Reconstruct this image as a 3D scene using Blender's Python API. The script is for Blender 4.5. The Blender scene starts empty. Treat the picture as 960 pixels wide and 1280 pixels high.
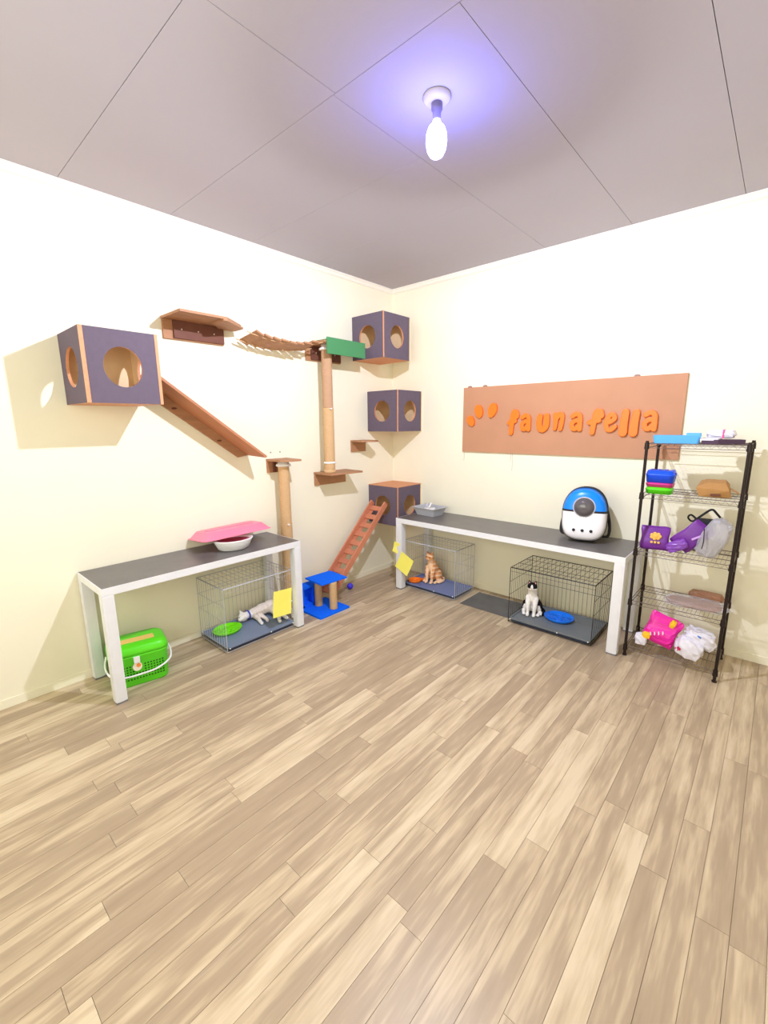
import bpy, bmesh, math, random
from mathutils import Vector, Matrix, Euler
random.seed(7)
PI = math.pi
SC = bpy.context.scene
COL = SC.collection

# ------------------------------------------------------------------ camera, world, lights, exposure
cam = bpy.data.cameras.new('camera'); co = bpy.data.objects.new('camera', cam); COL.objects.link(co)
yaw, pitch, roll = -0.7297, -0.1975, -0.00784
fw = Vector((math.sin(yaw)*math.cos(pitch), math.cos(yaw)*math.cos(pitch), math.sin(pitch)))
rt = Vector((math.cos(yaw), -math.sin(yaw), 0)); up = rt.cross(fw)
r2 = math.cos(roll)*rt + math.sin(roll)*up; u2 = -math.sin(roll)*rt + math.cos(roll)*up
co.matrix_world = Matrix(((r2.x, u2.x, -fw.x, 3.2389), (r2.y, u2.y, -fw.y, -3.7789), (r2.z, u2.z, -fw.z, 1.6368), (0, 0, 0, 1)))
cam.sensor_fit = 'HORIZONTAL'; cam.sensor_width = 36; cam.lens = 551.5/960*36; cam.clip_start = .05
SC.camera = co
SC.view_settings.view_transform = 'Standard'; SC.view_settings.look = 'None'
SC.view_settings.gamma = 1; SC.view_settings.use_curve_mapping = False
SC.view_settings.exposure = .82
SC.cycles.max_bounces = 8; SC.cycles.diffuse_bounces = 5
SC.cycles.use_denoising = True
w = bpy.data.worlds.new('world'); SC.world = w; w.use_nodes = True
w.node_tree.nodes['Background'].inputs[0].default_value = (1.0, .99, .84, 1)
w.node_tree.nodes['Background'].inputs[1].default_value = 2.8
BULB = Vector((1.96, -1.99, 2.835))
sp = bpy.data.lights.new('bulb_light', 'POINT'); so = bpy.data.objects.new('bulb_light', sp); COL.objects.link(so)
so.location = (BULB.x, BULB.y, 2.745); sp.shadow_soft_size = .022
sp.energy = 118; sp.color = (.80, .84, 1.0); sp.use_nodes = True
def lamp_distribution(nt):
    """photometric spread of the bulb: full below and sideways, fading towards its opaque neck"""
    em = nt.nodes['Emission']; tc = nt.nodes.new('ShaderNodeTexCoord'); sx = nt.nodes.new('ShaderNodeSeparateXYZ')
    nt.links.new(tc.outputs['Normal'], sx.inputs[0])
    mr = nt.nodes.new('ShaderNodeMapRange'); mr.interpolation_type = 'SMOOTHSTEP'
    mr.inputs[1].default_value = -.02; mr.inputs[2].default_value = .34; mr.inputs[3].default_value = 1.0; mr.inputs[4].default_value = .0
    nt.links.new(sx.outputs['Z'], mr.inputs[0]); nt.links.new(mr.outputs[0], em.inputs['Strength'])
lamp_distribution(sp.node_tree)

# ------------------------------------------------------------------ materials
def lin(c):
    return tuple(((v/255)/12.92 if v/255 <= .04045 else (((v/255)+.055)/1.055)**2.4) for v in c)
MATS = {}
def mat(name, rgb, rough=.6, metal=0, noise=0, scale=20, bump=0, spec=.5, stretch=None, trans=0, alpha=1, emit=None, ior=1.45, obj_rand=0):
    if name in MATS: return MATS[name]
    m = bpy.data.materials.new(name); m.use_nodes = True; nt = m.node_tree; b = nt.nodes['Principled BSDF']
    c = lin(rgb)
    b.inputs['Base Color'].default_value = (*c, 1); b.inputs['Roughness'].default_value = rough
    b.inputs['Metallic'].default_value = metal; b.inputs['Specular IOR Level'].default_value = spec
    b.inputs['IOR'].default_value = ior
    if trans: b.inputs['Transmission Weight'].default_value = trans
    if alpha < 1: b.inputs['Alpha'].default_value = alpha
    if emit:
        b.inputs['Emission Color'].default_value = (*emit[0], 1); b.inputs['Emission Strength'].default_value = emit[1]
    if noise or bump:
        tc = nt.nodes.new('ShaderNodeTexCoord'); mp = nt.nodes.new('ShaderNodeMapping')
        nt.links.new(tc.outputs['Object'], mp.inputs[0])
        if stretch: mp.inputs['Scale'].default_value = stretch
        n = nt.nodes.new('ShaderNodeTexNoise'); n.inputs['Scale'].default_value = scale; n.inputs['Detail'].default_value = 5
        nt.links.new(mp.outputs[0], n.inputs['Vector'])
        if noise:
            mr = nt.nodes.new('ShaderNodeMapRange'); mr.inputs[1].default_value = .3; mr.inputs[2].default_value = .7
            mr.inputs[3].default_value = 1-noise; mr.inputs[4].default_value = 1+noise*.5
            nt.links.new(n.outputs[0], mr.inputs[0])
            vm = nt.nodes.new('ShaderNodeVectorMath'); vm.operation = 'SCALE'; vm.inputs[0].default_value = c
            nt.links.new(mr.outputs[0], vm.inputs['Scale']); nt.links.new(vm.outputs[0], b.inputs['Base Color'])
        if bump:
            bp = nt.nodes.new('ShaderNodeBump'); bp.inputs['Strength'].default_value = bump; bp.inputs['Distance'].default_value = .004
            nt.links.new(n.outputs[0], bp.inputs['Height']); nt.links.new(bp.outputs[0], b.inputs['Normal'])
    MATS[name] = m; return m

def plank_material():
    m = bpy.data.materials.new('laminate'); m.use_nodes = True; nt = m.node_tree; N = nt.nodes; Lk = nt.links
    b = N['Principled BSDF']; b.inputs['Roughness'].default_value = .38; b.inputs['Specular IOR Level'].default_value = .35
    tc = N.new('ShaderNodeTexCoord'); oi = N.new('ShaderNodeObjectInfo')
    geo = N.new('ShaderNodeNewGeometry')
    off = N.new('ShaderNodeCombineXYZ'); mu = N.new('ShaderNodeMath'); mu.operation = 'MULTIPLY'; mu.inputs[1].default_value = 37
    Lk.new(oi.outputs['Random'], mu.inputs[0]); Lk.new(mu.outputs[0], off.inputs[0]); Lk.new(mu.outputs[0], off.inputs[2])
    add = N.new('ShaderNodeVectorMath'); add.operation = 'ADD'; Lk.new(geo.outputs['Position'], add.inputs[0]); Lk.new(off.outputs[0], add.inputs[1])
    mp = N.new('ShaderNodeMapping'); mp.inputs['Scale'].default_value = (24, 2.6, 1); Lk.new(add.outputs[0], mp.inputs[0])
    n = N.new('ShaderNodeTexNoise'); n.inputs['Scale'].default_value = 1; n.inputs['Detail'].default_value = 3; n.inputs['Roughness'].default_value = .6
    Lk.new(mp.outputs[0], n.inputs['Vector'])
    mp2 = N.new('ShaderNodeMapping'); mp2.inputs['Scale'].default_value = (120, 5, 1); Lk.new(add.outputs[0], mp2.inputs[0])
    n2 = N.new('ShaderNodeTexNoise'); n2.inputs['Scale'].default_value = 1; n2.inputs['Detail'].default_value = 4; Lk.new(mp2.outputs[0], n2.inputs['Vector'])
    s = N.new('ShaderNodeMath'); s.operation = 'MULTIPLY_ADD'; Lk.new(oi.outputs['Random'], s.inputs[0]); s.inputs[1].default_value = .3
    a2 = N.new('ShaderNodeMath'); a2.operation = 'MULTIPLY_ADD'; Lk.new(n2.outputs[0], a2.inputs[0]); a2.inputs[1].default_value = .22
    Lk.new(n.outputs[0], a2.inputs[2]); Lk.new(a2.outputs[0], s.inputs[2])
    r = N.new('ShaderNodeValToRGB'); Lk.new(s.outputs[0], r.inputs[0])
    e = r.color_ramp.elements
    e[0].position = .38; e[0].color = (*lin((156, 136, 112)), 1)
    e[1].position = 1.15; e[1].color = (*lin((208, 190, 160)), 1)
    e[1].position = 1.0
    k = e.new(.68); k.color = (*lin((170, 150, 124)), 1)
    k = e.new(.82); k.color = (*lin((190, 170, 140)), 1)
    Lk.new(r.outputs[0], b.inputs['Base Color'])
    MATS['laminate'] = m; return m

WALL = mat('cream_paint', (239, 234, 211), .55, noise=.015, scale=3, bump=.04, spec=.25)
CEIL = mat('ceiling_paint', (182, 177, 188), .8, noise=.015, scale=2, spec=.2)
DARKGAP = mat('gap_dark', (70, 62, 64), .9)
TRIMW = mat('trim_white', (240, 236, 226), .5)
LAM = plank_material()
PLY = mat('plywood', (176, 128, 92), .55, noise=.14, scale=6, stretch=(1, 1, 14), spec=.3)
PLYD = mat('plywood_brown', (174, 128, 94), .55, noise=.16, scale=5, stretch=(9, 1, 9), spec=.3)
DARKW_SHADE = mat('dark_wood_and_shade', (112, 70, 56), .6, noise=.15, scale=12, spec=.3)  # dark wood details, and the painted shade under the shelves
EDGE = mat('plywood_edge', (214, 150, 108), .6, noise=.1, scale=40)
FELT = mat('plum_grey_paint', (102, 90, 104), .75, noise=.06, scale=30, spec=.25)
INNER = mat('raw_plywood', (236, 208, 164), .6, noise=.08, scale=8)
SISAL = mat('sisal_rope', (206, 170, 126), .85, noise=.12, scale=60, stretch=(1, 1, 6), bump=.4, spec=.15)
SISALG = mat('sisal_rope_grey', (190, 152, 120), .85, noise=.12, scale=60, stretch=(1, 1, 6), bump=.4, spec=.15)
PVC = mat('white_pvc', (240, 240, 238), .3)
TURF = mat('green_turf', (78, 138, 92), .95, noise=.12, scale=120, bump=.4, spec=.1)
ALU = mat('silver_frame', (228, 230, 234), .4, metal=.1, noise=.03, scale=15)
TOPM = mat('charcoal_laminate', (104, 100, 98), .32, noise=.12, scale=9, spec=.45)
WIRE_L = mat('grey_wire', (186, 188, 194), .4, metal=.2)
WIRE_D = mat('black_wire', (52, 48, 44), .4, metal=.3)
TRAY = mat('blue_grey_tray', (120, 134, 158), .45)
TRAY_B = mat('slate_tray', (112, 126, 172), .45)
TRAY_D = mat('dark_grey_tray', (112, 118, 122), .45, noise=.08, scale=9)
RIM = mat('tray_rim', (52, 58, 76), .5)
BLUEFELT = mat('blue_felt', (22, 108, 250), .95, noise=.08, scale=60, spec=.1)
ORANGE = mat('orange_acrylic', (255, 120, 28), .35)
BOARD = mat('terracotta_board', (188, 138, 106), .6, noise=.05, scale=4, spec=.3)
LIME = mat('lime_plastic', (92, 222, 30), .35)
LIMED = mat('lime_dish', (120, 230, 10), .35)
HOLE = mat('dark_hole', (20, 60, 10), .8)
WHITEP = mat('white_plastic', (238, 238, 238), .3)
PINKP = mat('pink_plastic', (252, 130, 160), .35)
GREYP = mat('grey_plastic', (178, 180, 186), .35)
BLUEP = mat('blue_plastic', (20, 120, 240), .35)
SKYP = mat('sky_plastic', (84, 168, 236), .35)
BLACKF = mat('black_fabric', (40, 38, 42), .8, noise=.1, scale=90)
SMOKE = mat('smoked_dome', (88, 84, 88), .08, spec=.8)
BLACKM = mat('black_metal', (44, 34, 32), .4, metal=.5)
YEL = mat('yellow_card', (250, 244, 112), .6)
MATG = mat('rubber_mat', (104, 102, 98), .8, noise=.14, scale=7)
ORP = mat('orange_plastic', (255, 128, 24), .35)
PURPLE = mat('purple_bag', (112, 44, 146), .35, noise=.1, scale=18)
VIOLET = mat('violet_bag', (132, 72, 178), .3, noise=.2, scale=25)
GOLD = mat('golden_print', (244, 186, 90), .5)
MAGENTA = mat('magenta_bag', (238, 40, 168), .3)
YELLOWP = mat('yellow_print', (250, 196, 40), .4)
WHITEB = mat('white_bag', (228, 226, 238), .35, noise=.04, scale=14)
CARD = mat('brown_card', (176, 130, 76), .75, noise=.08, scale=20)
KRAFT = mat('kraft_wrap', (150, 106, 78), .5, noise=.15, scale=14)
CLEAR = mat('clear_film', (214, 214, 222), .15, alpha=.25)
GREYFILM = mat('grey_film', (186, 184, 190), .25, alpha=.6)
CRIM = mat('crimson_print', (190, 30, 80), .4)
INKBLUE = mat('blue_print', (80, 130, 220), .4)

# ------------------------------------------------------------------ mesh helpers
def link(name, bm, material, parent=None, smooth=False, loc=None, rot=None):
    me = bpy.data.meshes.new(name); bmesh.ops.recalc_face_normals(bm, faces=bm.faces); bm.to_mesh(me); bm.free()
    ms = material if isinstance(material, (list, tuple)) else [material]
    for m in ms: me.materials.append(m)
    if smooth:
        for p in me.polygons: p.use_smooth = True
    o = bpy.data.objects.new(name, me); COL.objects.link(o)
    if loc is not None: o.location = loc
    if rot is not None: o.rotation_euler = rot
    if parent: o.parent = parent
    return o
def thing(name, label, cat, loc=(0, 0, 0), rot=(0, 0, 0), group=None):
    o = bpy.data.objects.new(name, None); COL.objects.link(o); o.location = loc; o.rotation_euler = rot
    o.empty_display_size = .05
    return tag(o, label, cat, group)
def tag(o, label, cat, group=None):
    o['label'] = label; o['category'] = cat
    if group: o['group'] = group
    return o
def new(): return bmesh.new()
def box(bm, x0, x1, y0, y1, z0, z1, bev=0, M=None, mi=0):
    vs = [bm.verts.new((x, y, z)) for x in (x0, x1) for y in (y0, y1) for z in (z0, z1)]
    if M:
        for v in vs: v.co = M @ v.co
    idx = [(0, 1, 3, 2), (4, 6, 7, 5), (0, 4, 5, 1), (2, 3, 7, 6), (0, 2, 6, 4), (1, 5, 7, 3)]
    fs = [bm.faces.new([vs[i] for i in f]) for f in idx]
    for f in fs: f.material_index = mi
    if bev:
        es = set(e for f in fs for e in f.edges)
        bmesh.ops.bevel(bm, geom=list(es), offset=bev, segments=2, affect='EDGES', profile=.7)
    return bm
def prism(bm, pts, z0, z1, M=None, mi=0):
    """extruded outline (list of 2D points) from z0 to z1; M maps into place"""
    a = [Vector((p[0], p[1], z0)) for p in pts]; b = [Vector((p[0], p[1], z1)) for p in pts]
    if M: a = [M @ v for v in a]; b = [M @ v for v in b]
    va = [bm.verts.new(v) for v in a]; vb = [bm.verts.new(v) for v in b]
    n = len(pts); fs = [bm.faces.new(va[::-1]), bm.faces.new(vb)]
    for i in range(n): fs.append(bm.faces.new((va[i], va[(i+1) % n], vb[(i+1) % n], vb[i])))
    for f in fs: f.material_index = mi
    return bm
def tube(bm, pts, r, seg=8, closed=False, mi=0):
    pts = [Vector(p) for p in pts]; n = len(pts); rings = []
    rr = r if isinstance(r, (list, tuple)) else [r]*n
    ref = None
    for i, p in enumerate(pts):
        if closed: d = pts[(i+1) % n]-pts[i-1]
        else: d = pts[min(i+1, n-1)]-pts[max(i-1, 0)]
        d.normalize()
        if ref is None:
            ref = Vector((0, 0, 1)) if abs(d.z) < .9 else Vector((1, 0, 0))
        a = d.cross(ref)
        if a.length < 1e-4: a = d.cross(Vector((0, 1, 0)))
        a.normalize(); b = d.cross(a)
        ref = -b if False else ref
        rings.append([bm.verts.new(p+rr[i]*(a*math.cos(2*PI*k/seg)+b*math.sin(2*PI*k/seg))) for k in range(seg)])
    m = n if closed else n-1
    for i in range(m):
        A, B = rings[i], rings[(i+1) % n]
        for k in range(seg):
            f = bm.faces.new((A[k], A[(k+1) % seg], B[(k+1) % seg], B[k])); f.material_index = mi
    if not closed:
        bm.faces.new(rings[0][::-1]).material_index = mi; bm.faces.new(rings[-1]).material_index = mi
    return bm
def lathe(bm, prof, seg=32, M=None, sx=1, sy=1, mi=0):
    rings = []
    for r, z in prof:
        if r < 1e-6:
            v = Vector((0, 0, z)); rings.append([bm.verts.new(M @ v if M else v)])
        else:
            ring = []
            for k in range(seg):
                v = Vector((sx*r*math.cos(2*PI*k/seg), sy*r*math.sin(2*PI*k/seg), z))
                ring.append(bm.verts.new(M @ v if M else v))
            rings.append(ring)
    for A, B in zip(rings, rings[1:]):
        for k in range(seg):
            k2 = (k+1) % seg
            if len(A) == 1 and len(B) == 1: continue
            if len(A) == 1: f = bm.faces.new((A[0], B[k2], B[k]))
            elif len(B) == 1: f = bm.faces.new((A[k], A[k2], B[0]))
            else: f = bm.faces.new((A[k], A[k2], B[k2], B[k]))
            f.material_index = mi
    return bm
def sphere(bm, c, r, s=(1, 1, 1), seg=16, mi=0, M=None):
    mm = Matrix.Translation(c) @ Matrix.Diagonal((*s, 1))
    if M: mm = M @ mm
    r_ = bmesh.ops.create_uvsphere(bm, u_segments=seg, v_segments=seg//2+2, radius=r, matrix=mm)
    for v in r_['verts']:
        for f in v.link_faces: f.material_index = mi
    return bm
def rrect(w, d, r, n=5, cx=0, cy=0):
    pts = []
    for qx, qy, a0 in ((1, 1, 0), (-1, 1, 90), (-1, -1, 180), (1, -1, 270)):
        for k in range(n+1):
            a = math.radians(a0+90*k/n)
            pts.append((cx+qx*(w/2-r)+r*math.cos(a), cy+qy*(d/2-r)+r*math.sin(a)))
    return pts
def loft(bm, loops, cap0=True, cap1=True, mi=0):
    rs = [[bm.verts.new(v) for v in L] for L in loops]; n = len(rs[0])
    for A, B in zip(rs, rs[1:]):
        for k in range(n):
            bm.faces.new((A[k], A[(k+1) % n], B[(k+1) % n], B[k])).material_index = mi
    if cap0: bm.faces.new(rs[0][::-1]).material_index = mi
    if cap1: bm.faces.new(rs[-1]).material_index = mi
    return bm
def copy_tree(o, parent=None):
    c = o.copy(); COL.objects.link(c)
    if parent: c.parent = parent
    for ch in list(o.children): copy_tree(ch, c)
    return c
def struct(o): o['kind'] = 'structure'; return o
def stuff(o): o['kind'] = 'stuff'; return o
def curve_pts(ctrl, n=8):
    """Catmull-Rom through the control points"""
    P = [Vector(p) for p in ctrl]; out = []
    for i in range(len(P)-1):
        p0, p1, p2, p3 = P[max(i-1, 0)], P[i], P[i+1], P[min(i+2, len(P)-1)]
        for k in range(n):
            t = k/n
            out.append(.5*((2*p1)+(-p0+p2)*t+(2*p0-5*p1+4*p2-p3)*t*t+(-p0+3*p1-3*p2+p3)*t**3))
    out.append(P[-1]); return out

# ------------------------------------------------------------------ room shell
XR, YF, H = 4.6, -4.9, 3.0
struct(link('wall_left', box(new(), -.12, 0, YF, .12, -.12, H+.1), WALL))
struct(link('wall_back', box(new(), 0, XR, 0, .12, -.12, H+.1), WALL))
struct(link('wall_right', box(new(), XR, XR+.12, YF, 0, -.12, H+.1), WALL))
bm = new()   # front wall behind the camera with an unseen window opening added to lift shadows
WX0, WX1, WZ0, WZ1 = .5, 3.9, 1.0, 2.6
box(bm, -.12, WX0, YF-.12, YF, -.12, H+.1); box(bm, WX1, XR+.12, YF-.12, YF, -.12, H+.1)
box(bm, WX0, WX1, YF-.12, YF, -.12, WZ0); box(bm, WX0, WX1, YF-.12, YF, WZ1, H+.1)
struct(link('wall_front', bm, WALL))
bm = new()
box(bm, WX0, WX1, YF-.09, YF-.03, WZ0, WZ0+.05); box(bm, WX0, WX1, YF-.09, YF-.03, WZ1-.05, WZ1)
for x in (WX0, (WX0+WX1)/2-.025, WX1-.05): box(bm, x, x+.05, YF-.088, YF-.032, WZ0+.05, WZ1-.05)
struct(link('fill_window_1', bm, TRIMW))  # frame of the made-up window that lets in fill light
pl = bpy.data.lights.new('fill_window_portal', 'AREA'); po = bpy.data.objects.new('fill_window_portal', pl); COL.objects.link(po)
pl.shape = 'RECTANGLE'; pl.size = WX1-WX0; pl.size_y = WZ1-WZ0; pl.cycles.is_portal = True
po.location = ((WX0+WX1)/2, YF-.02, (WZ0+WZ1)/2); po.rotation_euler = (PI/2, 0, 0)
floor = struct(link('floor', box(new(), 0, XR, YF, 0, -.06, -.0085), mat('underlay_brown', (134, 112, 90), .9)))
PW, PL = .092, .96
proto = None
bmr = new(); ncol = int(XR/PW)
for i in range(ncol+1):
    x0 = i*PW; x1 = min(x0+PW, XR)
    off = random.random()*PL if i % 3 else (i*.37 % 1)*PL
    y = 0
    yy = -off
    edges = [0]
    while yy > YF:
        if yy < -.08: edges.append(yy)
        yy -= PL
    edges.append(YF)
    for a, b in zip(edges, edges[1:]):
        L = a-b
        if x0 < 3.75 and a > -4.2 and x1-x0 > .05:
            full = abs(L-PL) < 1e-6
            if full and proto is not None:
                o = proto.copy(); COL.objects.link(o); o.location = (x0, a, 0)
            else:
                bm = new(); g = .0006
                box(bm, g, PW-g, -L+g, -g, -.008, 0)
                o = link('plank', bm, LAM, floor, loc=(x0, a, 0))
                if full: proto = o
        else:
            box(bmr, x0+.001, x1-.001, b+.001, a-.001, -.008, 0)
stuff(link('outer_planks', bmr, LAM, floor))

ceil = struct(link('ceiling', box(new(), 0, XR, YF, 0, H+.012, H+.08), DARKGAP))
def cpanel(x0, x1, y0, y1, g=.0015):
    link('ceiling_panel', box(new(), x0+g, x1-g, y0+g, y1-g, H, H+.011), CEIL, ceil)
ys = [0, -.455, -1.07, -1.68, -2.293, -2.91, -3.52, -4.13, YF]
for i in range(4): cpanel(0, 1.64, ys[i+1], ys[i], .0009)
xs = [1.64, 2.262, 2.884, 3.506, XR]
for a, b in zip(xs, xs[1:]): cpanel(a, b, ys[4], 0, .0014)
for i in range(4, 8):
    if i == 4: cpanel(0, 1.655, ys[5], ys[4], .0013); cpanel(1.655, XR, ys[5], ys[4], .0013)
    else: cpanel(0, 2.2, ys[i+1], ys[i], .0014); cpanel(2.2, XR, ys[i+1], ys[i], .0014)
def moulding(name, axis):
    prof = [(0, 0), (.034, 0), (.034, -.01), (.024, -.016), (.018, -.03), (.01, -.038), (0, -.042)]
    bm = new(); L = -YF if axis == 'y' else XR
    a, b = [], []
    for d, z in prof:
        if axis == 'y': a.append((d, 0, H+z)); b.append((d, YF, H+z))
        else: a.append((0, -d, H+z)); b.append((XR, -d, H+z))
    loft(bm, [a, b]); return struct(link(name, bm, TRIMW))
moulding('trim_left', 'y'); moulding('trim_back', 'x')
struct(link('baseboard_left', box(new(), 0, .007, YF, 0, 0, .055, .002), WALL))
struct(link('baseboard_back', box(new(), .007, XR, -.007, 0, 0, .055, .002), WALL))

# ------------------------------------------------------------------ ceiling bulb
lamp = thing('ceiling_bulb', 'glowing white bulb hanging under a round ceiling base', 'lamp', (BULB.x, BULB.y, H))
link('ceiling_base', lathe(new(), [(0, 0), (.058, 0), (.06, -.008), (.05, -.02), (.03, -.026), (0, -.026)], 40), mat('base_grey', (196, 190, 180), .5), lamp, True)
link('socket', lathe(new(), [(0, -.02), (.024, -.026), (.024, -.05), (.018, -.058), (.018, -.088), (0, -.09)], 24), mat('socket_grey', (120, 112, 130), .4), lamp, True)
bl = link('bulb', lathe(new(), [(0, -.085), (.015, -.088), (.018, -.1), (.034, -.116), (.043, -.14), (.045, -.17), (.04, -.2), (.028, -.222), (.012, -.232), (0, -.234)], 32),
     mat('bulb_glow', (255, 255, 255), .4, emit=((.15, .17, 1.0), 46)), lamp, True)

# ------------------------------------------------------------------ cat cubes
def ring_hole_panel(bm, M, s, hx, hy, hr, t, mi_face=0, mi_rim=1, seg=32):
    """square panel s x s (local x,y centred), thickness t, with a round hole; front at z=t"""
    def P(x, y, z): return bm.verts.new(M @ Vector((x, y, z)))
    def sq(k):
        a = 2*PI*(k+.5)/seg; c, d = math.cos(a), math.sin(a); m = max(abs(c), abs(d)); return c/m*s/2, d/m*s/2
    # outer loop: seg points on the square, corners snapped
    O = []; 
    for k in range(seg):
        a = 2*PI*k/seg+PI/4; c, d = math.cos(a), math.sin(a); m = max(abs(c), abs(d)); O.append((c/m*s/2, d/m*s/2))
    I = [(hx+hr*math.cos(2*PI*k/seg+PI/4), hy+hr*math.sin(2*PI*k/seg+PI/4)) for k in range(seg)]
    of = [P(*p, t) for p in O]; ob = [P(*p, 0) for p in O]; jf = [P(*p, t) for p in I]; jb = [P(*p, 0) for p in I]
    for k in range(seg):
        j = (k+1) % seg
        bm.faces.new((of[k], of[j], jf[j], jf[k])).material_index = mi_face
        bm.faces.new((ob[j], ob[k], jb[k], jb[j])).material_index = 2
        bm.faces.new((jf[k], jf[j], jb[j], jb[k])).material_index = mi_rim
        bm.faces.new((of[j], of[k], ob[k], ob[j])).material_index = mi_rim
def cat_cube(loc, label, s=.4, hr=.103, open_right=False, bare=False):
    """cube spans x 0..s, y 0..s, z 0..s from loc; holes to +x and -y"""
    t = .016; r = thing('cat_cube', label, 'cat cube', loc, group='plum grey plywood cat cubes on the walls')
    cx = s/2
    t2 = t
    Mx = Matrix(((0, 0, 1, s-t), (1, 0, 0, s/2), (0, 1, 0, s/2), (0, 0, 0, 1)))
    bmx = new(); ring_hole_panel(bmx, Mx @ Matrix.Diagonal(((s-2*t)/s, 1, 1, 1)), s, 0, 0, hr, t)
    link('front_panel', bmx, [FELT, EDGE, INNER], r)
    My = Matrix(((1, 0, 0, s/2), (0, 0, -1, t), (0, 1, 0, s/2), (0, 0, 0, 1)))
    bmy = new(); ring_hole_panel(bmy, My, s, 0, 0, hr, t)
    link('side_panel', bmy, [FELT, EDGE, INNER], r)
    if open_right:
        My2 = Matrix(((1, 0, 0, s/2), (0, 0, 1, s-t), (0, 1, 0, s/2), (0, 0, 0, 1)))
        b2 = new(); ring_hole_panel(b2, My2, s, 0, 0, hr, t)
        link('side_panel', b2, [FELT, EDGE, INNER], r)
        link('edge_strip', box(new(), s-.001, s+.002, s-t, s+.001, 0, s), EDGE, r)
    else:
        link('side_panel', box(new(), 0, s, s-t, s, 0, s), [INNER], r)
    link('top_panel', box(new(), .0005, s-t-.0002, t+.0002, s-t-.0002, s-t, s-.0015 if not bare else s+.001), EDGE, r)
    if bare: link('top_cover', box(new(), 0, s+.001, -.001, s, s+.0012, s+.006), EDGE, r)
    link('bottom_panel', box(new(), .0005, s-t-.0002, t+.0002, s-t-.0002, .0, t), EDGE, r)
    link('back_panel', box(new(), 0.0005, .006, t+.0002, s-t-.0002, t, s-t), INNER, r)
    link('edge_strip', box(new(), s-.001, s+.002, -.001, .02 if open_right else .007, 0, s), EDGE, r)
    return r
cat_cube((.001, -3.01, 1.762), 'large plum-grey cat cube alone at left end of the wall, ramp leaving it', hr=.110, open_right=True)
cat_cube((.001, -.60, 2.24), 'topmost plum-grey cat cube in the corner, beside the green turf shelf')
cat_cube((.001, -.401, 1.56), 'middle plum-grey cat cube in the corner column of three')
cat_cube((.001, -.401, .60), 'lowest corner cat cube with bare top, ladder leaning into its hole', bare=True)

# ------------------------------------------------------------------ wall shelves
def wall_shelf(label, outline, z, cleat, grp='plywood cat shelves on the left wall', shade_strip=None):
    y0 = min(p[1] for p in outline)
    r = thing('cat_shelf', label, 'shelf', (0, 0, 0), group=grp)
    link('board', prism(new(), outline, z, z+.016), PLYD, r)
    a, b, h = cleat
    link('cleat', box(new(), .0005, .018, a, b, z-h, z-.0003), PLY, r)
    if shade_strip:
        link('shade_strip', box(new(), .0185, .034, shade_strip[0], shade_strip[1], z-h+.008, z-.0006), DARKW_SHADE, r)  # thin dark strip added as the shelf's shade on the cleat
        for k in range(3):
            yy = shade_strip[0]+(shade_strip[1]-shade_strip[0])*(.15+.32*k)
            link('screw', lathe(new(), [(0, .0), (.005, .0), (.004, .003), (0, .004)], 8, Matrix.Translation((.0342, yy, z-h*.45)) @ Matrix.Rotation(PI/2, 4, 'Y')), PVC, r)
    return r
s1 = wall_shelf('long plywood shelf at upper left where the rope bridge begins', [(0.001, -2.41), (.3, -2.41), (.3, -2.085), (.14, -1.885), (.001, -1.885)], 2.345, (-2.405, -1.965, .125), shade_strip=(-2.34, -1.97))
link('lap_board', prism(new(), [(.16, -2.12), (.312, -2.12), (.312, -2.09), (.15, -1.875), (.02, -1.875), (.02, -2.0)], 2.332, 2.3447), PLYD, s1)
s2 = wall_shelf('plywood shelf with a green turf strip along its front edge', [(0.001, -1.19), (.262, -1.19), (.262, -.72), (.001, -.72)], 2.318, (-1.188, -.78, .125), shade_strip=(-1.14, -.79))
bm = new(); box(bm, .262, .275, -1.165, -.705, 2.225, 2.36, .005); box(bm, .01, .27, -1.165, -.705, 2.3345, 2.345, .003)
link('turf_strip', bm, TURF, s2)
s3 = wall_shelf('plywood shelf under the tall rope post, below the turf shelf', [(0.001, -1.143), (.25, -1.143), (.27, -.76), (.001, -.73)], 1.18, (-1.14, -.75, .11))
wall_shelf('smallest plywood shelf left of the middle corner cube', [(0.001, -.656), (.16, -.656), (.25, -.565), (.2, -.46), (.001, -.45)], 1.46, (-.655, -.455, .1))
s5 = wall_shelf('small plywood shelf at the ramp foot on top of the long post', [(0.001, -1.652), (.2, -1.652), (.25, -1.56), (.25, -1.47), (.001, -1.44)], 1.335, (-1.65, -1.46, .1))
link('brace', box(new(), .02, .035, -1.60, -1.575, 1.24, 1.3348), DARKW_SHADE, s5)

# small screws left in the wall
for yy, wd in ((-1.60, 'left'), (-1.505, 'right')):
    tag(link('wall_screw', lathe(new(), [(0, 0), (.006, 0), (.005, .003), (0, .004)], 10, Matrix.Translation((.0005, yy, 1.405)) @ Matrix.Rotation(PI/2, 4, 'Y')), mat('screw_steel', (120, 116, 114), .4, metal=.8)),
        wd+' one of two tiny screws in the wall above the ramp foot shelf', 'screw', 'bare screws above the post shelf')

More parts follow.
